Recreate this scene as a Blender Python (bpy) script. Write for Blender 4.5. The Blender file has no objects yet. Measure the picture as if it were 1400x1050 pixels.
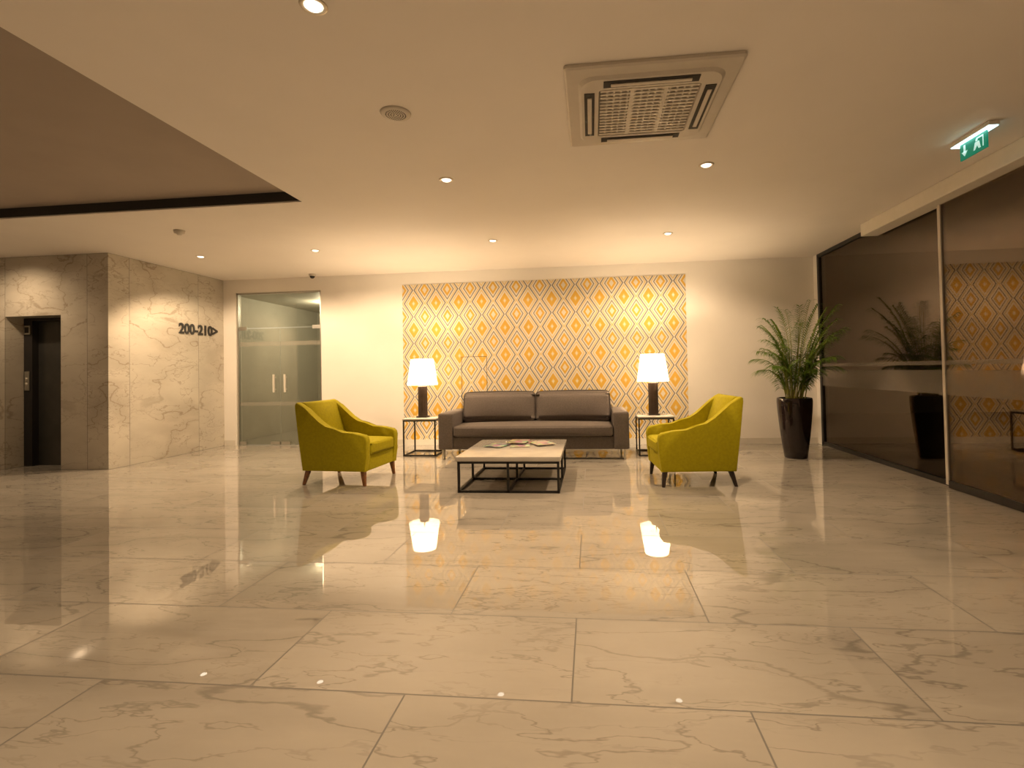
import bpy, bmesh, math, random
from mathutils import Vector, Matrix
random.seed(7)
S=bpy.context.scene
COL=S.collection
CAMH=1.1574; H=2.78; YB=7.91; XR=3.32; XL=-6.15; YE=5.86
LC=(1,.705,.43)
ZOOM=None

# ---------------------------------------------------------------- materials
class NT:
    def __init__(s,name):
        s.m=bpy.data.materials.new(name); s.m.use_nodes=True
        s.t=s.m.node_tree; s.n=s.t.nodes; s.n.clear()
        s.out=s.n.new('ShaderNodeOutputMaterial')
    def node(s,typ,**kw):
        n=s.n.new(typ)
        for k,v in kw.items(): setattr(n,k,v)
        return n
    def put(s,sock,v):
        if isinstance(v,bpy.types.NodeSocket): s.t.links.new(v,sock)
        else: sock.default_value=v
    def math(s,op,a,b=0.0,c=None,clamp=False):
        n=s.node('ShaderNodeMath',operation=op,use_clamp=clamp)
        s.put(n.inputs[0],a); s.put(n.inputs[1],b)
        if c is not None: s.put(n.inputs[2],c)
        return n.outputs[0]
    def mr(s,v,a,b,c=0.0,d=1.0,smooth=True):
        n=s.node('ShaderNodeMapRange'); n.interpolation_type='SMOOTHSTEP' if smooth else 'LINEAR'
        s.put(n.inputs[0],v)
        for i,x in enumerate((a,b,c,d)): n.inputs[i+1].default_value=x
        return n.outputs[0]
    def mix(s,f,a,b,bt='MIX'):
        n=s.node('ShaderNodeMix',data_type='RGBA',blend_type=bt)
        s.put(n.inputs['Factor'],f); s.put(n.inputs[6],a); s.put(n.inputs[7],b)
        return n.outputs[2]
    def noise(s,vec,scale,detail=3,rough=.5):
        n=s.node('ShaderNodeTexNoise'); s.put(n.inputs['Vector'],vec)
        n.inputs['Scale'].default_value=scale;n.inputs['Detail'].default_value=detail;n.inputs['Roughness'].default_value=rough
        return n
    def pos(s):
        return s.node('ShaderNodeNewGeometry').outputs['Position']
    def obj(s):
        return s.node('ShaderNodeTexCoord').outputs['Object']
    def bsdf(s,color,rough=.5,metal=0,ior=1.5,spec=.5,**kw):
        b=s.node('ShaderNodeBsdfPrincipled')
        s.put(b.inputs['Base Color'],color);s.put(b.inputs['Roughness'],rough)
        b.inputs['Metallic'].default_value=metal;b.inputs['IOR'].default_value=ior
        b.inputs['Specular IOR Level'].default_value=spec
        for k,v in kw.items(): s.put(b.inputs[k.replace('_',' ')],v)
        s.t.links.new(b.outputs[0],s.out.inputs[0]); return b
def c4(r,g,b): return (r,g,b,1)
def plain(name,col,rough=.5,metal=0,var=.06,vs=14,bump=0,spec=.5,bs=200):
    t=NT(name); p=t.obj()
    n=t.noise(p,vs,4,.55).outputs[0]
    f=t.mr(n,.3,.7)
    a=c4(*[x*(1-var) for x in col]); b=c4(*[min(1,x*(1+var)) for x in col])
    B=t.bsdf(t.mix(f,a,b),rough,metal,spec=spec)
    if bump:
        bn=t.node('ShaderNodeBump');bn.inputs['Strength'].default_value=bump;bn.inputs['Distance'].default_value=.002
        t.put(bn.inputs['Height'],t.noise(p,bs,2).outputs[0]); t.t.links.new(bn.outputs[0],B.inputs['Normal'])
    return t.m
def emis(name,col,strength):
    t=NT(name); e=t.node('ShaderNodeEmission'); e.inputs[0].default_value=c4(*col); e.inputs[1].default_value=strength
    t.t.links.new(e.outputs[0],t.out.inputs[0]); return t.m

def marble(name,base,vein,rough,tile,wall=False,amt=1.0,ior=1.5):
    t=NT(name); P=t.pos()
    sp=t.node('ShaderNodeSeparateXYZ'); t.put(sp.inputs[0],P)
    cb=t.node('ShaderNodeCombineXYZ')
    if wall:
        t.put(cb.inputs[0],t.math('SUBTRACT',sp.outputs[0],sp.outputs[1])); t.put(cb.inputs[1],sp.outputs[2])
    else:
        t.put(cb.inputs[0],sp.outputs[0]); t.put(cb.inputs[1],sp.outputs[1])
    br=t.node('ShaderNodeTexBrick'); 
    tw,th,ox,oy,off,mort=tile
    ad=t.node('ShaderNodeVectorMath',operation='ADD'); t.put(ad.inputs[0],cb.outputs[0]); ad.inputs[1].default_value=(ox,oy,0)
    t.put(br.inputs['Vector'],ad.outputs[0])
    br.inputs['Scale'].default_value=1;br.inputs['Brick Width'].default_value=tw;br.inputs['Row Height'].default_value=th
    br.inputs['Mortar Size'].default_value=mort;br.inputs['Mortar Smooth'].default_value=0
    br.offset=off; br.inputs['Color1'].default_value=c4(0,0,0);br.inputs['Color2'].default_value=c4(1,1,1);br.inputs['Mortar'].default_value=c4(.5,.5,.5)
    rnd=t.node('ShaderNodeSeparateColor'); t.put(rnd.inputs[0],br.outputs[0])
    r=rnd.outputs[0]
    off2=t.node('ShaderNodeCombineXYZ'); t.put(off2.inputs[0],t.math('MULTIPLY',r,37.)); t.put(off2.inputs[1],t.math('MULTIPLY',r,19.)); t.put(off2.inputs[2],t.math('MULTIPLY',r,7.))
    rot=t.node('ShaderNodeMapping'); rot.inputs['Rotation'].default_value=(0,0,math.radians(-24 if not wall else -50)); rot.inputs['Scale'].default_value=(.42,1.45,1) if not wall else (.6,1.3,1)
    t.put(rot.inputs['Vector'],cb.outputs[0])
    a2=t.node('ShaderNodeVectorMath',operation='ADD'); t.put(a2.inputs[0],rot.outputs[0]); t.put(a2.inputs[1],off2.outputs[0])
    V=a2.outputs[0]
    w=t.noise(V,1.6,6,.62)
    sc=t.node('ShaderNodeVectorMath',operation='SCALE'); t.put(sc.inputs[0],w.outputs[1]); sc.inputs['Scale'].default_value=.42
    a3=t.node('ShaderNodeVectorMath',operation='ADD'); t.put(a3.inputs[0],V); t.put(a3.inputs[1],sc.outputs[0])
    W=a3.outputs[0]
    def ridge(scale,width,det=2,rg=.5):
        n=t.noise(W,scale,det,rg).outputs[0]
        return t.mr(t.math('ABSOLUTE',t.math('SUBTRACT',n,.5)),0,width,1,0)
    mk=t.noise(V,1.0,2).outputs[0]
    v1=t.math('MULTIPLY',ridge(1.25,.009),t.mr(mk,.32,.56,.15,.72))
    v1b=t.math('MULTIPLY',ridge(1.25,.10),t.mr(mk,.40,.62,0,.24))
    v2=t.math('MULTIPLY',ridge(2.9,.012,3,.55),t.mr(t.noise(V,1.7,2).outputs[0],.34,.54,0,.55))
    v3=t.math('MULTIPLY',ridge(5.5,.02,3,.6),t.mr(t.noise(V,2.2,2).outputs[0],.38,.58,0,.36))
    vv=t.math('MAXIMUM',t.math('MAXIMUM',v1,v1b),t.math('MAXIMUM',v2,v3))
    vv=t.math('MULTIPLY',vv,.9*amt,clamp=True)
    cloud=t.mr(t.noise(V,1.6,5,.6).outputs[0],.3,.75)
    b1=t.mix(cloud,c4(*base),c4(*[x*.84 for x in base]))
    col=t.mix(vv,b1,c4(*vein))
    col=t.mix(br.outputs['Fac'],col,c4(*[x*.3 for x in base]))
    t.bsdf(col,t.mix(br.outputs['Fac'],c4(rough,rough,rough),c4(.6,.6,.6)),ior=ior)
    return t.m

M={}
M['floor']=marble('marble_floor',(.44,.405,.35),(.13,.115,.10),.010,(1.2,.6,.093,-1.184,.5,.0032),ior=2.0,amt=.95)
M['wallmarble']=marble('marble_wall',(.60,.56,.48),(.24,.18,.12),.2,(1.2,2.78,.31,0,.0,.003),wall=True)
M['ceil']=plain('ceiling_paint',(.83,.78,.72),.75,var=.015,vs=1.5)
M['ceildark']=plain('recess_dim_paint',(.36,.30,.25),.7,var=.03,vs=2)  # brown-grey ceiling paint, with the recess's weaker light put into the colour
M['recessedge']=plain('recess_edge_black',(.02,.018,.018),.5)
M['wall']=plain('wall_paint',(.88,.84,.78),.7,var=.015,vs=2)
M['beige']=plain('warm_white_trim',(.72,.68,.6),.45,var=.02)
M['black']=plain('black_metal',(.018,.017,.016),.35,.3,var=.2)
M['steel']=plain('brushed_steel',(.55,.54,.5),.3,.9,var=.05,vs=60)
M['elev']=plain('elevator_door_steel',(.085,.085,.08),.35,.6,var=.08,vs=5)
M['sofa']=plain('grey_upholstery',(.15,.128,.116),.9,var=.09,vs=60,bump=.5,spec=.2,bs=500)
M['yellow']=plain('mustard_upholstery',(.40,.345,.005),.85,var=.07,vs=40,bump=.4,spec=.25,bs=500)
M['wood']=plain('leg_wood',(.22,.09,.03),.4,var=.25,vs=30)
M['shade_darkwood']=plain('leg_shade_dark_wood',(.03,.018,.012),.35,var=.2)  # right armchair legs: shade put into a darker leg wood; lamp plinths plain dark
M['tabletop']=plain('pale_stone_top',(.52,.49,.44),.08,var=.05,vs=6)
M['pot']=plain('black_glazed_ceramic',(.014,.008,.008),.08,var=.2,vs=8)
M['soil']=plain('soil',(.05,.03,.02),.95,var=.4,vs=40)
M['acplastic']=plain('ac_plastic',(.58,.53,.46),.4,var=.02)
M['acdark']=plain('ac_slot_dark',(.03,.025,.02),.7)
M['stem']=plain('palm_stem',(.30,.30,.06),.5,var=.2)
M['corr']=plain('corridor_paint',(.50,.48,.42),.6,var=.03,vs=2)
M['text']=plain('sign_letters',(.03,.027,.025),.4)
M['ring']=plain('downlight_ring',(.7,.62,.5),.3,.4)
M['bulb']=emis('downlight_bulb',(1,.88,.68),3)
# leaf
t=NT('palm_leaf'); n=t.noise(t.obj(),9,3).outputs[0]
colr=t.mix(t.mr(n,.3,.7),c4(.07,.16,.015),c4(.20,.31,.035))
b=t.bsdf(colr,.45); tr=t.node('ShaderNodeBsdfTranslucent'); t.put(tr.inputs[0],colr)
mx=t.node('ShaderNodeMixShader'); mx.inputs[0].default_value=.35
t.t.links.new(b.outputs[0],mx.inputs[1]);t.t.links.new(tr.outputs[0],mx.inputs[2]);t.t.links.new(mx.outputs[0],t.out.inputs[0]);M['leaf']=t.m
# shade
t=NT('lampshade_fabric'); n=t.noise(t.obj(),80,2).outputs[0]
colr=t.mix(n,c4(.9,.84,.72),c4(.84,.78,.66))
d=t.node('ShaderNodeBsdfDiffuse');t.put(d.inputs[0],colr);tr=t.node('ShaderNodeBsdfTranslucent');t.put(tr.inputs[0],colr)
mx=t.node('ShaderNodeMixShader'); mx.inputs[0].default_value=.6
t.t.links.new(d.outputs[0],mx.inputs[1]);t.t.links.new(tr.outputs[0],mx.inputs[2])
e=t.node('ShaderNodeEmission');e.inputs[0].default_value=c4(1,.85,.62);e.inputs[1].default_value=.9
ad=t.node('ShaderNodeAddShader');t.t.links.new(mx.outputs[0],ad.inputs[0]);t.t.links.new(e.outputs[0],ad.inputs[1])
t.t.links.new(ad.outputs[0],t.out.inputs[0]);M['shade']=t.m
# glass
def glass(name,tint,refl,rough=0.0,gcol=(1,1,1),fm=.8):
    t=NT(name); a=t.node('ShaderNodeBsdfTransparent');a.inputs[0].default_value=c4(*tint)
    g=t.node('ShaderNodeBsdfGlossy');g.inputs[0].default_value=c4(*gcol);g.inputs['Roughness'].default_value=rough
    lw=t.node('ShaderNodeFresnel');lw.inputs[0].default_value=1.5
    mx=t.node('ShaderNodeMixShader'); t.put(mx.inputs[0],t.math('ADD',t.math('MULTIPLY',lw.outputs[0],fm),refl,clamp=True))
    t.t.links.new(a.outputs[0],mx.inputs[1]);t.t.links.new(g.outputs[0],mx.inputs[2]);t.t.links.new(mx.outputs[0],t.out.inputs[0]);return t.m
M['glass']=glass('dark_window_glass',(.40,.36,.30),.035,fm=.6,gcol=(1,.9,.8))
M['doorglass']=glass('door_glass',(.84,.84,.78),.05)
def frost(name,col,al):
    t=NT(name); a=t.node('ShaderNodeBsdfTransparent');d=t.node('ShaderNodeBsdfDiffuse');
    n=t.noise(t.obj(),30,2).outputs[0]; t.put(d.inputs[0],t.mix(n,c4(*col),c4(*[x*.95 for x in col])))
    mx=t.node('ShaderNodeMixShader');mx.inputs[0].default_value=al
    t.t.links.new(a.outputs[0],mx.inputs[1]);t.t.links.new(d.outputs[0],mx.inputs[2]);t.t.links.new(mx.outputs[0],t.out.inputs[0]);return t.m
M['frost']=frost('frosted_film',(.55,.5,.42),.16)
# wallpaper
t=NT('wallpaper_diamonds'); sp=t.node('ShaderNodeSeparateXYZ'); t.put(sp.inputs[0],t.pos())
PX,PZ=.373,.43
def cfr(v,per,o):
    f=t.math('FRACT',t.math('ADD',t.math('DIVIDE',v,per),o))
    return t.math('MULTIPLY',t.math('ABSOLUTE',t.math('SUBTRACT',f,.5)),2.)
u=cfr(sp.outputs[0],PX,.1); w=cfr(sp.outputs[2],PZ,.2)
dd=t.math('ADD',u,t.math('MULTIPLY',w,.75))
def band(v,a,b): 
    return t.math('MULTIPLY',t.math('GREATER_THAN',v,a),t.math('LESS_THAN',v,b))
cream=c4(.74,.68,.59); yel=c4(.68,.40,.05); lyel=c4(.72,.52,.17); gr=c4(.17,.155,.13)
col=cream
for a,b2,cc in [(-1,.10,cream),(.10,.17,lyel),(.17,.45,yel),(.58,.66,lyel),(.77,.87,gr),(.94,1.02,lyel),(1.16,1.24,gr),(1.36,1.55,yel)]:
    col=t.mix(band(dd,a,b2),col,cc)
t.bsdf(col,.6); M['paper']=t.m
t=NT('terrace_gravel'); n=t.noise(t.pos(),40,3,.7).outputs[0]
t.bsdf(t.mix(t.mr(n,.35,.65),c4(.10,.08,.04),c4(.45,.38,.22)),.9); M['gravel']=t.m

# ---------------------------------------------------------------- geometry helpers
def empty(name,loc=(0,0,0),rz=0):
    e=bpy.data.objects.new(name,None); e.empty_display_size=.1; COL.objects.link(e); e.location=loc; e.rotation_euler=(0,0,rz); return e
def fin(name,bm,mats,parent=None,smooth=False,loc=None,rot=None):
    bmesh.ops.recalc_face_normals(bm,faces=bm.faces)
    me=bpy.data.meshes.new(name); bm.to_mesh(me); bm.free()
    if not isinstance(mats,(list,tuple)): mats=[mats]
    for m in mats: me.materials.append(m)
    if smooth:
        for p in me.polygons: p.use_smooth=True
    o=bpy.data.objects.new(name,me); COL.objects.link(o)
    if parent: o.parent=parent
    if loc: o.location=loc
    if rot: o.rotation_euler=rot
    return o
def addbox(bm,x0,x1,y0,y1,z0,z1,mi=0):
    vs=[bm.verts.new((x,y,z)) for x in (x0,x1) for y in (y0,y1) for z in (z0,z1)]
    for f in [(0,1,3,2),(4,6,7,5),(0,4,5,1),(2,3,7,6),(0,2,6,4),(1,5,7,3)]:
        fc=bm.faces.new([vs[i] for i in f]); fc.material_index=mi
def boxes(name,lst,mats,parent=None,bevel=0):
    bm=bmesh.new()
    for b in lst: addbox(bm,*b)
    if bevel: bmesh.ops.bevel(bm,geom=bm.edges[:],offset=bevel,segments=2,profile=.5,affect='EDGES')
    return fin(name,bm,mats,parent,smooth=False)
def shade_auto(o):
    for p in o.data.polygons: p.use_smooth=True
def rbox(name,x0,x1,y0,y1,z0,z1,bev,mat,parent,seg=4,puff=(0,0,0),cuts=0):
    bm=bmesh.new(); addbox(bm,x0,x1,y0,y1,z0,z1)
    if cuts: bmesh.ops.subdivide_edges(bm,edges=bm.edges[:],cuts=cuts,use_grid_fill=True)
    c=Vector(((x0+x1)/2,(y0+y1)/2,(z0+z1)/2)); h=Vector(((x1-x0)/2,(y1-y0)/2,(z1-z0)/2))
    if cuts:
        for v in bm.verts:
            q=v.co-c; n=Vector((q.x/h.x,q.y/h.y,q.z/h.z))
            r=[1-abs(n[i])**2.5 for i in range(3)]
            o=Vector((0,0,0))
            for i in range(3):
                if abs(n[i])>.99:
                    j,k=(i+1)%3,(i+2)%3
                    o[i]+=math.copysign(puff[i]*r[j]*r[k],n[i])
            v.co+=o
        sharp=[e for e in bm.edges if len(e.link_faces)==2 and e.calc_face_angle(0)>.9]
    else: sharp=bm.edges[:]
    bmesh.ops.bevel(bm,geom=sharp,offset=bev,segments=seg,profile=.5,affect='EDGES')
    o=fin(name,bm,mat,parent,smooth=True)
    return o
def lathe(name,prof,mat,parent=None,seg=40,loc=None,smooth=True,rib=None):
    bm=bmesh.new(); rings=[]
    for (r,z) in prof:
        rings.append([bm.verts.new((r*math.cos(a)*(1+(rib if (rib and i%2) else 0)),r*math.sin(a)*(1+(rib if (rib and i%2) else 0)),z)) for i,a in enumerate([2*math.pi*k/seg for k in range(seg)])])
    for A,B in zip(rings,rings[1:]):
        for i in range(seg):
            bm.faces.new((A[i],A[(i+1)%seg],B[(i+1)%seg],B[i]))
    if prof[0][0]>1e-4: bm.faces.new(rings[0][::-1])
    if prof[-1][0]>1e-4: bm.faces.new(rings[-1])
    bmesh.ops.remove_doubles(bm,verts=bm.verts[:],dist=1e-5)
    return fin(name,bm,mat,parent,smooth=smooth,loc=loc)
def openlathe(name,prof,mat,parent=None,seg=48,loc=None):
    bm=bmesh.new(); rings=[[bm.verts.new((r*math.cos(2*math.pi*k/seg),r*math.sin(2*math.pi*k/seg),z)) for k in range(seg)] for r,z in prof]
    for A,B in zip(rings,rings[1:]):
        for i in range(seg): bm.faces.new((A[i],A[(i+1)%seg],B[(i+1)%seg],B[i]))
    return fin(name,bm,mat,parent,smooth=True,loc=loc)
def prism(name,prof,y0,y1,mat,parent,bev=.015,seg=3):
    bm=bmesh.new()
    A=[bm.verts.new((x,y0,z)) for x,z in prof]; B=[bm.verts.new((x,y1,z)) for x,z in prof]
    fa=bm.faces.new(A); fb=bm.faces.new(B[::-1]); n=len(prof)
    for i in range(n): bm.faces.new((A[i],A[(i+1)%n],B[(i+1)%n],B[i]))
    es=list(fa.edges)+list(fb.edges)
    for e in bm.edges:
        if e not in es and e.calc_face_angle(0)>.7: es.append(e)
    bmesh.ops.bevel(bm,geom=es,offset=bev,segments=seg,profile=.5,affect='EDGES')
    bmesh.ops.triangulate(bm,faces=[f for f in bm.faces if len(f.verts)>4])
    o=fin(name,bm,mat,parent)
    shade_auto(o)
    try:
        o.data.set_sharp_from_angle(angle=math.radians(50))
    except Exception: pass
    return o
def leg(name,x,y,h,r0,r1,mat,parent,dx=0,dy=0):
    bm=bmesh.new(); a=[];b=[]
    for sx,sy in ((-1,-1),(1,-1),(1,1),(-1,1)):
        a.append(bm.verts.new((x+dx+sx*r1,y+dy+sy*r1,0))); b.append(bm.verts.new((x+sx*r0,y+sy*r0,h)))
    bm.faces.new(a[::-1]);bm.faces.new(b)
    for i in range(4): bm.faces.new((a[i],a[(i+1)%4],b[(i+1)%4],b[i]))
    bmesh.ops.bevel(bm,geom=bm.edges[:],offset=.003,segments=1,affect='EDGES')
    return fin(name,bm,mat,parent)

# ---------------------------------------------------------------- room shell
XW=-9.6; YW=-3.6
boxes('floor',[(XW-.2,XR+.02,YW-.2,YB+.14,-.12,0),(-6.3,-4.2,YB+.14,YB+3.2,-.12,0)],M['floor'])
boxes('floor_terrace',[(XR+.02,14,-4,13,-.14,-.02)],M['gravel'])
RX,RY,RH=-2.66,4.45,.10
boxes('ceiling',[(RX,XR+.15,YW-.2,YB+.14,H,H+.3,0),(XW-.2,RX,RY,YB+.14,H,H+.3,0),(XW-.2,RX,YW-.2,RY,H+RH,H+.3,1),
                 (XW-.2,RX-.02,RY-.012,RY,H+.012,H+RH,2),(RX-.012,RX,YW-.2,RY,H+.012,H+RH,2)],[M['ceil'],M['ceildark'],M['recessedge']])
DX0,DX1,DZ=-5.93,-4.42,2.56
boxes('wall_back',[(XL-.12,DX0,YB,YB+.14,0,H),(DX1,XR+.15,YB,YB+.14,0,H),(DX0,DX1,YB,YB+.14,DZ,H)],M['wall'])
boxes('wall_left_marble',[(XL-.12,XL,YE+.12,YB,0,H)],M['wallmarble'])
NX0,NX1,NZ=-7.65,-6.83,2.0
boxes('wall_elevator',[(NX1,XL,YE,YE+.12,0,H),(XW,NX0,YE,YE+.12,0,H),(NX0,NX1,YE,YE+.12,NZ,H),
    (NX0-.1,NX0,YE+.12,YE+.55,0,H),(NX1,NX1+.1,YE+.12,YE+.55,0,H),(NX0,NX1,YE+.12,YE+.55,NZ,NZ+.1)],M['wallmarble'])
boxes('wall_left',[(XW-.2,XW,YW,YE+.12,0,H+RH)],M['wall'])
boxes('wall_rear',[(XW-.2,XR+.15,YW-.2,YW,0,H+RH)],M['wall'])
boxes('wall_right',[(XR,XR+.12,YW,2.0,0,H),(XR,XR+.12,7.80,YB,0,H)],M['wall'])
boxes('baseboard_back',[(DX1+.02,-3.03,YB-.012,YB-.001,0,.09),(-3.03,1.46,YB-.02,YB-.009,0,.09),(1.46,XR-.02,YB-.012,YB-.001,0,.09),(XL+.01,DX0-.02,YB-.012,YB-.001,0,.09)],M['beige'])
boxes('wallpaper_panel',[(-3.02,1.455,YB-.008,YB-.001,.0,2.585)],M['paper'])
boxes('trim_access_panel',[(-2.06,-1.645,YB-.011,YB-.0085,1.395,1.402),(-1.652,-1.645,YB-.011,YB-.0085,.09,1.4),(-2.06,-2.053,YB-.011,YB-.0085,.09,1.4)],M['recessedge'])
boxes('wall_corridor',[(-6.42,-6.3,YB+.14,YB+3.2,0,2.6),(-4.2,-4.08,YB+.14,YB+3.2,0,2.6),(-6.42,-4.08,YB+3.2,YB+3.3,0,2.6)],M['corr'])
boxes('ceiling_corridor',[(-6.42,-4.08,YB+.14,YB+3.3,2.6,2.7)],M['corr'])
boxes('door_corridor_end',[(-5.3,-4.45,YB+3.15,YB+3.198,0,2.05)],M['corr'],bevel=.01)

# glass corridor double door
d=empty('door_1',(0,YB+.05,0))
boxes('frame',[(DX0,DX0+.03,-.03,.03,0,DZ),(DX1-.03,DX1,-.03,.03,0,DZ),(DX0,DX1,-.03,.03,DZ-.03,DZ)],M['steel'],d)
xm=-5.17
boxes('pane_1',[(DX0+.035,xm-.005,-.005,.005,.015,1.95)],M['doorglass'],d)
boxes('pane_2',[(xm+.005,DX1-.035,-.005,.005,.015,1.95)],M['doorglass'],d)
boxes('transom_pane',[(DX0+.035,DX1-.035,-.005,.005,1.97,DZ-.03)],M['doorglass'],d)
boxes('patch_fittings',[(xm-.17,xm-.01,-.015,.015,.01,.06),(xm+.01,xm+.17,-.015,.015,.01,.06),(DX0+.035,DX0+.15,-.015,.015,.01,.06),(DX1-.15,DX1-.035,-.015,.015,.01,.06),(DX0+.035,DX0+.17,-.015,.015,1.93,1.99),(DX1-.17,DX1-.035,-.015,.015,1.93,1.99)],M['steel'],d)
boxes('pull_handles',[(xm-.11,xm-.085,-.05,-.02,.88,1.18),(xm+.085,xm+.11,-.05,-.02,.88,1.18),(xm-.105,xm-.09,-.03,.03,.92,.94),(xm-.105,xm-.09,-.03,.03,1.12,1.14),(xm+.09,xm+.105,-.03,.03,.92,.94),(xm+.09,xm+.105,-.03,.03,1.12,1.14)],M['beige'],d)
boxes('frosted_stripe',[(DX0+.035,DX1-.035,-.009,-.006,1.66,1.73),(DX0+.035,DX1-.035,-.009,-.006,.66,.72)],M['frost'],d)

# right glazing
YP=5.02
w=empty('window_1',(XR,0,0))
boxes('pane',[(.02,.03,YP,7.78,.05,2.73)],M['glass'],w)
boxes('frame',[(0,.05,7.74,7.80,0,2.75),(0,.06,YP-.02,7.80,0,.05),(0,.06,2.0,7.80,2.73,H)],M['black'],w)
boxes('frosted_bands',[(.010,.014,YP,7.74,1.14,1.18),(.010,.014,YP,7.74,.86,1.09)],M['frost'],w)
w=empty('door_2',(XR,0,0))
boxes('sliding_pane_1',[(-.05,-.04,3.55,YP+.08,.03,2.64)],M['glass'],w)
boxes('sliding_pane_2',[(-.05,-.04,2.0,3.53,.03,2.64)],M['glass'],w)
boxes('stile',[(-.062,-.028,YP+.05,YP+.085,.03,2.64)],M['acplastic'],w)
boxes('bottom_rail',[(-.062,-.028,2.0,YP+.05,.005,.07),(-.062,-.028,3.52,3.57,.03,2.64)],M['black'],w)
boxes('frosted_bands',[(-.056,-.053,3.55,YP+.05,1.14,1.18),(-.056,-.053,3.55,YP+.05,.86,1.09)],M['frost'],w)
boxes('trim_door_header',[(XR-.19,XR-.001,1.9,6.2,2.635,H-.001)],M['beige'],bevel=.008)

# elevator
e=empty('elevator_door',(0,YE,0))
boxes('frame',[(NX0+.002,NX0+.13,.22,.30,0,NZ-.002),(NX0+.13,NX1-.002,.22,.30,1.96,NZ-.002)],M['recessedge'],e)
boxes('leaf_1',[(NX0+.13,-7.17,.30,.33,0,1.96)],M['elev'],e)
boxes('leaf_2',[(-7.165,NX1-.002,.30,.33,0,1.96)],M['elev'],e)
e=empty('elevator_call_panel',(NX0+.06,YE+.22,0))
boxes('plate',[(-.035,.035,-.012,-.001,1.02,1.28)],M['steel'],e,bevel=.003)
lathe('button_1',[(.016,0),(.016,.006),(0,.006)],M['beige'],e,16,loc=(0,-.012,1.18)).rotation_euler=(math.pi/2,0,0)
lathe('button_2',[(.016,0),(.016,.006),(0,.006)],M['beige'],e,16,loc=(0,-.012,1.11)).rotation_euler=(math.pi/2,0,0)
e=empty('elevator_indicator',(NX0+.06,YE+.22,0))
boxes('plate',[(-.045,.045,-.012,-.001,1.78,1.90)],M['steel'],e,bevel=.003)
boxes('screen',[(-.03,.03,-.014,-.012,1.80,1.88)],M['acdark'],e)

# wall lettering (generic)
cu=bpy.data.curves.new('lettering','FONT'); cu.body='200-210>'; cu.size=.215; cu.extrude=.006; cu.offset=.006; cu.align_x='LEFT'
to=bpy.data.objects.new('tmp',cu); COL.objects.link(to); bpy.context.view_layer.update()
me=bpy.data.meshes.new_from_object(to.evaluated_get(bpy.context.evaluated_depsgraph_get()))
wd=max(v.co.x for v in me.vertices)-min(v.co.x for v in me.vertices)
bpy.data.objects.remove(to)
sg=bpy.data.objects.new('wall_direction_sign',me); COL.objects.link(sg); me.materials.clear(); me.materials.append(M['text'])
sg.rotation_euler=(math.pi/2,0,math.pi/2); sg.location=(XL+.008,6.97,1.83); sg.scale=(.79/wd,1,1)

# ---------------------------------------------------------------- ceiling things
def spot(parent,loc,en,size=112,blend=.9,col=LC,r=.05,tilt=0):
    l=bpy.data.lights.new('lamp_light','SPOT'); l.energy=en; l.spot_size=math.radians(size); l.spot_blend=blend; l.color=col; l.shadow_soft_size=r
    o=bpy.data.objects.new('lamp_light',l); COL.objects.link(o); o.parent=parent; o.location=loc; o.rotation_euler=(math.radians(tilt),0,0); return o
DL=[(-1.18,2.08,95,112,.9,0),(.95,2.08,95,112,.9,0),(-1.18,4.13,125,100,.8,0),(.95,4.15,125,100,.8,0),
    (-1.18,6.15,105,134,.4,18),(.95,6.2,125,134,.4,18),(-3.54,6.22,135,134,.4,18),(-5.19,6.26,160,134,.4,18),
    (-1.18,.05,90,112,.9,0),(.95,.05,90,112,.9,0),(-1.18,-2,75,112,.9,0),(.95,-2,75,112,.9,0)]
for i,(x,y,en,sz,bl,ti) in enumerate(DL):
    e=empty('recessed_downlight',(x,y,H))
    lathe('trim_ring',[(.040,-.001),(.042,-.006),(.056,-.006),(.060,-.001)],M['ring'],e,28)
    lathe('bulb',[(.0,-.012),(.030,-.011),(.040,-.002)],M['bulb'],e,24)
    spot(e,(0,0,-.03),en,sz,bl,tilt=ti)
for x,y in [(-4.5,2.5),(-4.5,0),(-7.,2.5),(-7,0.)]:
    e=empty('recessed_downlight',(x,y,H+RH))
    lathe('trim_ring',[(.034,-.001),(.036,-.006),(.052,-.006),(.056,-.001)],M['ring'],e,28)
    spot(e,(0,0,-.03),72)
e=empty('recessed_downlight',(-7.3,5.2,H)); lathe('trim_ring',[(.034,-.001),(.036,-.006),(.052,-.006),(.056,-.001)],M['ring'],e,28); spot(e,(0,0,-.03),48,140,tilt=15)
e=empty('corridor_ceiling_lamp',(-5.2,YB+1.6,2.6)); lathe('diffuser',[(0,-.03),(.12,-.03),(.13,-.001)],emis('corridor_lamp',(1,1,.75),3),e,28)
l=bpy.data.lights.new('lamp_light','POINT');l.energy=40;l.color=(1,.86,.62);l.shadow_soft_size=.1;o=bpy.data.objects.new('lamp_light',l);COL.objects.link(o);o.parent=e;o.location=(0,0,-.16)

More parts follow.
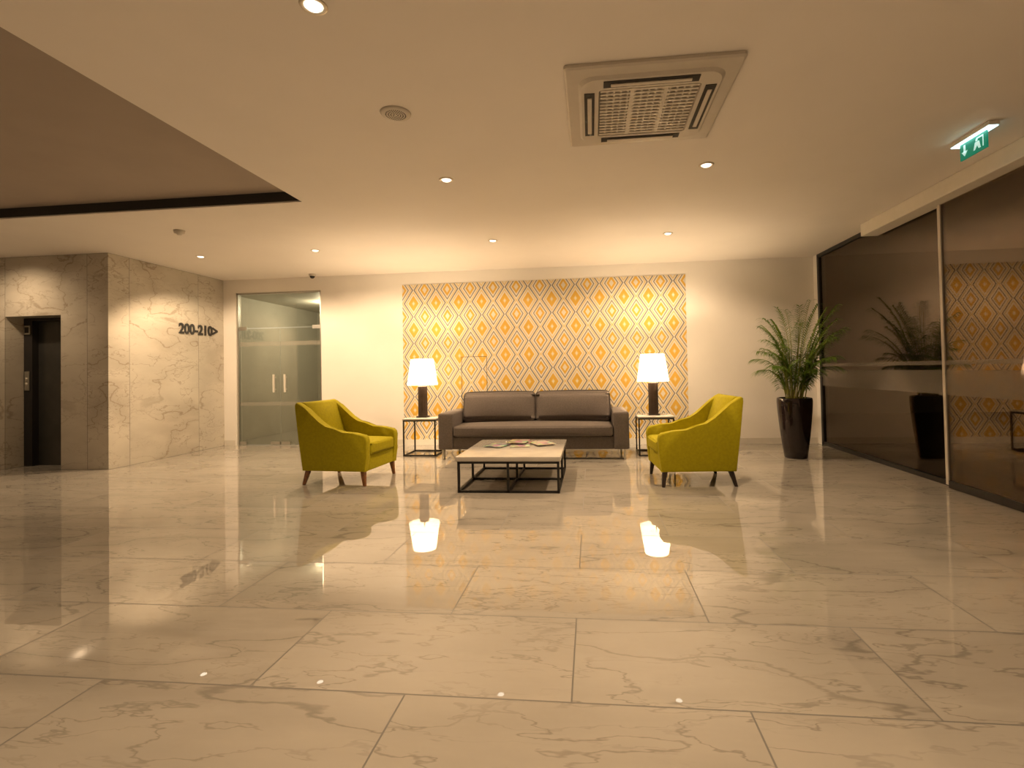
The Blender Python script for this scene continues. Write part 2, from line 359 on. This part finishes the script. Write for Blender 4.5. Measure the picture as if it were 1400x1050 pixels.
# AC cassette
ac=empty('ceiling_air_conditioner',(.36,3.14,H))
s=.475
bm=bmesh.new()
def ring(bm,outer,inner,z0,z1,mi=0):
    n=len(outer)
    O=[bm.verts.new((x,y,z0)) for x,y in outer]; I=[bm.verts.new((x,y,z1)) for x,y in inner]
    for i in range(n): bm.faces.new((O[i],O[(i+1)%n],I[(i+1)%n],I[i])).material_index=mi
def rrect(hx,hy,r,n=5):
    out=[]
    for cx,cy,a0 in ((hx-r,hy-r,0),(-hx+r,hy-r,90),(-hx+r,-hy+r,180),(hx-r,-hy+r,270)):
        for k in range(n+1):
            a=math.radians(a0+90*k/n); out.append((cx+r*math.cos(a),cy+r*math.sin(a)))
    return out
R1=rrect(s,s,.02);R2=rrect(s-.012,s-.012,.02);R3=rrect(.40,.40,.09);R4=rrect(.385,.385,.09);R5=rrect(.285,.285,.02);R6=rrect(.275,.275,.015)
ring(bm,R1,R1,-.001,-.018);ring(bm,R1,R2,-.018,-.026);ring(bm,R2,R3,-.026,-.030);ring(bm,R3,R4,-.030,-.045);ring(bm,R4,R5,-.045,-.047);ring(bm,R5,R6,-.047,-.024)
bmesh.ops.remove_doubles(bm,verts=bm.verts[:],dist=1e-5)
fin('panel',bm,M['acplastic'],ac)
boxes('intake_void',[(-.28,.28,-.28,.28,-.024,-.020)],M['acdark'],ac)
bars=[]
for k in range(15):
    y=-.262+k*.0375; bars.append((-.275,.275,y-.009,y+.009,-.044,-.034))
for k in range(1,14):
    x=-.275+k*.55/14; bars.append((x-.005,x+.005,-.275,.275,-.041,-.034))
for x in (-.095,.095): bars.append((x-.012,x+.012,-.275,.275,-.0445,-.034))
boxes('intake_grille',bars,M['acplastic'],ac)
sl=[];fl=[]
for sgn in (-1,1):
    sl.append((-.26,.26,sgn*.338-.03,sgn*.338+.03,-.050,-.041)); fl.append((-.22,.22,sgn*.338-.012,sgn*.338+.014,-.058,-.050))
    sl.append((sgn*.338-.03,sgn*.338+.03,-.26,.26,-.050,-.041)); fl.append((sgn*.338-.012,sgn*.338+.014,-.22,.22,-.058,-.050))
boxes('air_slots',sl,M['acdark'],ac); boxes('air_flaps',fl,M['acplastic'],ac,bevel=.004)
e=empty('ceiling_speaker',(-1.18,3.02,H))
lathe('rim',[(.0,-.012),(.075,-.012),(.088,-.010),(.095,-.001)],M['acplastic'],e,36)
bm=bmesh.new()
for ring_r in (.015,.03,.045,.06):
    k=int(ring_r*2*math.pi/.012)
    for i in range(k):
        a=2*math.pi*i/k; x,y=ring_r*math.cos(a),ring_r*math.sin(a); addbox(bm,x-.003,x+.003,y-.003,y+.003,-.0135,-.012)
fin('perforations',bm,M['acdark'],e)
lathe('smoke_detector',[(0,-.05),(.02,-.05),(.03,-.035),(.05,-.03),(.055,-.001)],M['acplastic'],None,30,loc=(-4.49,5.11,H))
e=empty('dome_camera',(-4.44,7.7,H)); lathe('base',[(0,-.03),(.05,-.03),(.055,-.001)],M['acplastic'],e,28)
lathe('dome',[(0,-.07),(.02,-.066),(.035,-.05),(.04,-.03)],M['pot'],e,28)
# exit sign
t=NT('exit_green'); t.bsdf(c4(.0,.14,.08),.4,Emission_Color=c4(.0,.35,.20),Emission_Strength=.3); green=t.m
t=NT('exit_light_mark'); t.bsdf(c4(.7,.9,.85),.4,Emission_Color=c4(.6,1,.95),Emission_Strength=.4); lm=t.m
ex=empty('exit_sign',(2.72,3.86,H))
boxes('housing',[(-.035,.035,-.19,.19,-.03,-.001)],M['beige'],ex,bevel=.006)
boxes('light_strip',[(-.03,.03,-.18,.18,-.036,-.0305)],emis('exit_strip',(.55,.95,1),4),ex)
boxes('panel',[(-.005,.005,-.125,.125,-.155,-.037)],green,ex)
bm=bmesh.new()
def poly(bm,x,pts):
    bm.faces.new([bm.verts.new((x,y*.66,z*.66)) for y,z in pts])
X=-.0065
poly(bm,X,[(.135,-.08),(.105,-.08),(.105,-.16),(.135,-.16)])
poly(bm,X,[(.165,-.15),(.12,-.205),(.075,-.15)])
poly(bm,X,[(-.05,-.08),(-.15,-.08),(-.15,-.2),(-.135,-.2),(-.135,-.095),(-.05,-.095)])
poly(bm,X,[(-.04,-.09),(-.07,-.09),(-.07,-.115),(-.04,-.115)])
poly(bm,X,[(-.03,-.12),(-.09,-.12),(-.11,-.2),(-.08,-.2),(-.06,-.16),(-.03,-.2),(-.005,-.2)])
fin('marks',bm,lm,ex)

# ---------------------------------------------------------------- sofa
so=empty('sofa',(-.79,0,0))
y0,y1=6.56,7.5; hw=1.255
rbox('base',-hw+.18,hw-.18,y0+.03,y1-.05,.13,.30,.02,M['sofa'],so)
rbox('arm_1',-hw,-hw+.20,y0,y1,.13,.61,.025,M['sofa'],so,puff=(.006,.006,.01),cuts=4)
rbox('arm_2',hw-.20,hw,y0,y1,.13,.61,.025,M['sofa'],so,puff=(.006,.006,.01),cuts=4)
rbox('backrest',-hw+.18,hw-.18,y1-.2,y1,.13,.66,.03,M['sofa'],so)
rbox('seat_cushion',-hw+.205,hw-.205,y0-.01,y1-.2,.30,.44,.035,M['sofa'],so,puff=(0,.015,.02),cuts=8)
for i,(a,b2) in enumerate(((-hw+.22,-.005),(.005,hw-.22))):
    o=rbox('back_cushion_%d'%(i+1),a,b2,-.12,.12,-.22,.22,.06,M['sofa'],so,puff=(.012,.06,.02),cuts=8)
    o.location=(0,y1-.33,.635); o.rotation_euler=(math.radians(-12),0,0)
for i,(x,y) in enumerate(((-hw+.06,y0+.05),(hw-.06,y0+.05),(-hw+.06,y1-.06),(hw-.06,y1-.06))):
    boxes('leg_%d'%(i+1),[(x-.012,x+.012,y-.03,y+.03,0,.135)],M['steel'],so)

# ---------------------------------------------------------------- armchairs
def armchair(name,loc,rz,legm):
    e=empty(name,loc,rz)
    arm=[(-.35,.15),(.37,.15),(.385,.30),(.395,.46),(.385,.50),(.36,.525),(.25,.545),(.12,.555),(.02,.575),(-.07,.615),(-.15,.665),(-.23,.735),(-.31,.805),(-.37,.85),(-.41,.868),(-.43,.855),(-.425,.82),(-.39,.5)]
    prism('arm_1',arm,-.355,-.265,M['yellow'],e,.018)
    prism('arm_2',arm,.265,.355,M['yellow'],e,.018)
    back=[(-.34,.16),(-.16,.16),(-.20,.45),(-.29,.70),(-.345,.84),(-.37,.862),(-.41,.866),(-.428,.85),(-.42,.80),(-.385,.5)]
    prism('backrest',back,-.27,.27,M['yellow'],e,.006,1)
    rbox('seat_frame',-.3,.37,-.268,.268,.15,.31,.012,M['yellow'],e)
    rbox('seat_cushion',-.19,.392,-.262,.262,.31,.44,.03,M['yellow'],e,puff=(.01,.0,.02),cuts=8)
    for i,(x,y,dx,dy) in enumerate(((.33,-.31,.02,-.01),(.33,.31,.02,.01),(-.30,-.31,-.05,-.01),(-.30,.31,-.05,.01))):
        leg('leg_%d'%(i+1),x,y,.16,.024,.014,legm,e,dx,dy)
    return e
armchair('armchair',(-2.67,5.37,0),math.radians(-5),M['wood'])
armchair('armchair.001',(1.0,5.39,0),math.radians(180+4),M['shade_darkwood'])  # same legs as the other chair, their shade carried by the darker colour

# ---------------------------------------------------------------- coffee table
def frame(lst,x0,x1,y0,y1,z0,z1,r,nx=1,ny=1,mid=True):
    xs=[x0+(x1-x0)*i/nx for i in range(nx+1)]; ys=[y0+(y1-y0)*i/ny for i in range(ny+1)]
    for i,x in enumerate(xs):
        for j,y in enumerate(ys): lst.append((x-r,x+r,y-r,y+r,z0,z1))
    for y in ys:
        for z in (z0+r,z1-r): lst.append((x0,x1,y-r,y+r,z-r,z+r))
    for x in xs:
        for z in (z0+r,z1-r): lst.append((x-r,x+r,y0,y1,z-r,z+r))
ct=empty('coffee_table',(-.81,5.36,0))
L=[];frame(L,-.48,.48,-.58,.58,0,.30,.011,2,2)
boxes('frame',L,M['black'],ct)
rbox('top',-.505,.505,-.605,.605,.301,.345,.004,M['tabletop'],ct,seg=2)
mg=[(.02,.12,8,(.35,.30,.25)),(-.22,.1,-20,(.10,.12,.16)),(.25,.2,30,(.6,.5,.4)),(-.02,.28,-5,(.25,.16,.10))]
e=empty('magazines',(-.81,5.36,.346))
for i,(x,y,a,c) in enumerate(mg):
    t=NT('magazine_cover_%d'%i); v=t.node('ShaderNodeTexVoronoi');t.put(v.inputs[0],t.obj());v.inputs['Scale'].default_value=11
    t.bsdf(t.mix(t.mr(t.noise(t.obj(),9,2).outputs[0],.4,.6),c4(*c),t.mix(.5,v.outputs['Color'],c4(.5,.4,.3))),.3)
    o=boxes('magazine_%d'%(i+1),[(-.105,.105,-.145,.145,.0,.006)],t.m,e); o.location=(x,y,.0065*i); o.rotation_euler=(0,0,math.radians(a))

# ---------------------------------------------------------------- side tables + lamps
def side_table(name,x,y):
    e=empty(name,(x,y,0)); L=[];frame(L,-.225,.225,-.225,.225,0,.50,.009); boxes('frame',L,M['black'],e)
    rbox('top',-.24,.24,-.24,.24,.501,.522,.003,M['tabletop'],e,seg=2)
def lamp(name,x,y,z):
    e=empty(name,(x,y,z))
    boxes('plinth',[(-.075,.075,-.075,.075,0,.018)],M['shade_darkwood'],e,bevel=.003)
    lathe('ribbed_column',[(.066,.018),(.066,.44),(.05,.447),(.0,.447)],M['lampbase'],e,48,smooth=False,rib=-.05)
    lathe('stem',[(.009,.44),(.009,.66),(0,.665)],M['steel'],e,12)
    openlathe('shade',[(.215,.46),(.158,.83)],M['shade'],e)
    boxes('shade_spider',[(-.157,.157,-.003,.003,.655,.661),(-.003,.003,-.157,.157,.655,.661)],M['steel'],e)
    lathe('light_bulb',[(0,.56),(.02,.57),(.032,.60),(.025,.63),(0,.65)],emis('bulb_glow',(1,.8,.5),12),e,16)
    l=bpy.data.lights.new('lamp_light','POINT');l.energy=62;l.color=(1,.74,.47);l.shadow_soft_size=.05
    o=bpy.data.objects.new('lamp_light',l);COL.objects.link(o);o.parent=e;o.location=(.0,0,.71)
M['lampbase']=plain('dark_bronze',(.06,.04,.03),.3,.3,var=.2)
side_table('side_table',-2.40,7.07); side_table('side_table.001',.84,7.07)
lamp('table_lamp',-2.42,7.07,.523); lamp('table_lamp.001',.835,7.07,.523)

# ---------------------------------------------------------------- plant
pl=empty('potted_palm',(2.545,6.72,0))
lathe('pot',[(.0,0),(.125,0),(.135,.01),(.15,.12),(.178,.35),(.20,.58),(.207,.70),(.205,.74),(.198,.755),(.188,.755),(.185,.70),(0,.70)],M['pot'],pl,56)
lathe('soil',[(.184,.702),(0,.715)],M['soil'],pl,30)
bmL=bmesh.new(); bmS=bmesh.new()
def tube(bm,pts,r0,r1,n=5):
    prev=None
    for i,p in enumerate(pts):
        d=(pts[min(i+1,len(pts)-1)]-pts[max(i-1,0)]).normalized(); a=d.orthogonal().normalized(); b_=d.cross(a); r=r0+(r1-r0)*i/(len(pts)-1)
        rg=[bm.verts.new(p+(a*math.cos(2*math.pi*k/n)+b_*math.sin(2*math.pi*k/n))*r) for k in range(n)]
        if prev:
            for k in range(n): bm.faces.new((prev[k],prev[(k+1)%n],rg[(k+1)%n],rg[k]))
        prev=rg
def leaflet(bm,p,dirv,L,wd,droop):
    side=dirv.cross(Vector((0,0,1)))
    if side.length<1e-3: side=Vector((1,0,0))
    side.normalize(); prev=None
    ws=[.35,1,.85,.5,0.03]
    for k in range(5):
        tt=k/4; c=p+dirv*L*tt+Vector((0,0,-droop*L*tt*tt)); w_=wd*ws[k]
        a=bm.verts.new(c-side*w_);b_=bm.verts.new(c+side*w_)
        if prev: bm.faces.new((prev[0],prev[1],b_,a))
        prev=(a,b_)
nf=38
for i in range(nf):
    az=i*2.39996+random.uniform(-.25,.25); lean=((i+.5)/nf)
    Ls=random.uniform(1.2,1.52)*(1-.54*lean)
    base=Vector((.08*math.cos(az)*random.random()*1.5,.08*math.sin(az)*random.random()*1.5,.70))
    out=Vector((math.cos(az),math.sin(az),0)); pts=[];N=24
    p=base.copy(); ang=.03+.24*lean
    for k in range(N):
        pts.append(p.copy()); tt=k/N
        th=ang+(.55+lean*1.35)*tt**2.2
        p=p+(out*math.sin(th)+Vector((.09,0,1))*math.cos(th))*Ls/N
    tube(bmS,pts,.007,.002)
    for k in range(6,N):
        tt=(k-6)/(N-7); d=(pts[min(k+1,N-1)]-pts[k-1]).normalized(); sd=d.cross(Vector((0,0,1))); 
        if sd.length<.05: sd=Vector((-math.sin(az),math.cos(az),0))
        sd.normalize()
        L_=(.10+.13*math.sin(math.pi*min(1,.3+tt*.62)))*random.uniform(.85,1.1)
        for sg_ in (-1,1):
            for q in (0,.5):
                pp=pts[k]+(pts[min(k+1,N-1)]-pts[k])*q
                dv=(d*(.45+.45*tt)+sd*sg_*(1.0-.35*tt)+Vector((0,0,.12+random.uniform(-.18,.15)))).normalized()
                leaflet(bmL,pp,dv,L_,.0075,.6)
fin('stems',bmS,M['stem'],pl,smooth=True)
fin('fronds',bmL,M['leaf'],pl,smooth=False)

# ---------------------------------------------------------------- world & camera
wd_=bpy.data.worlds.new('night'); S.world=wd_; wd_.use_nodes=True
wd_.node_tree.nodes['Background'].inputs[0].default_value=(.06,.045,.03,1); wd_.node_tree.nodes['Background'].inputs[1].default_value=.3
cam=bpy.data.cameras.new('camera'); co=bpy.data.objects.new('camera',cam); COL.objects.link(co); S.camera=co
f,yaw,pitch,roll,cx,cy=691.91,.1065,.0186,.0192,734.31,493.94
tx,ty,Z=ZOOM or (700,525,1.0)
cam.sensor_width=36; cam.sensor_fit='HORIZONTAL'; cam.lens=36*f/1400*Z; cam.shift_x=(tx-cx)*Z/1400; cam.shift_y=-(ty-cy)*Z/1400
F0=Vector((-math.sin(yaw),math.cos(yaw),0));R0=Vector((math.cos(yaw),math.sin(yaw),0));U0=Vector((0,0,1))
F=F0*math.cos(pitch)+U0*math.sin(pitch);U=U0*math.cos(pitch)-F0*math.sin(pitch)
R=R0*math.cos(roll)-U*math.sin(roll);U2=U*math.cos(roll)+R0*math.sin(roll)
m=Matrix((( R.x,U2.x,-F.x,0),(R.y,U2.y,-F.y,0),(R.z,U2.z,-F.z,CAMH),(0,0,0,1)))
co.matrix_world=m; cam.clip_start=.02
S.view_settings.view_transform='Standard'; S.view_settings.look='None'; S.view_settings.exposure=.3; S.view_settings.gamma=1
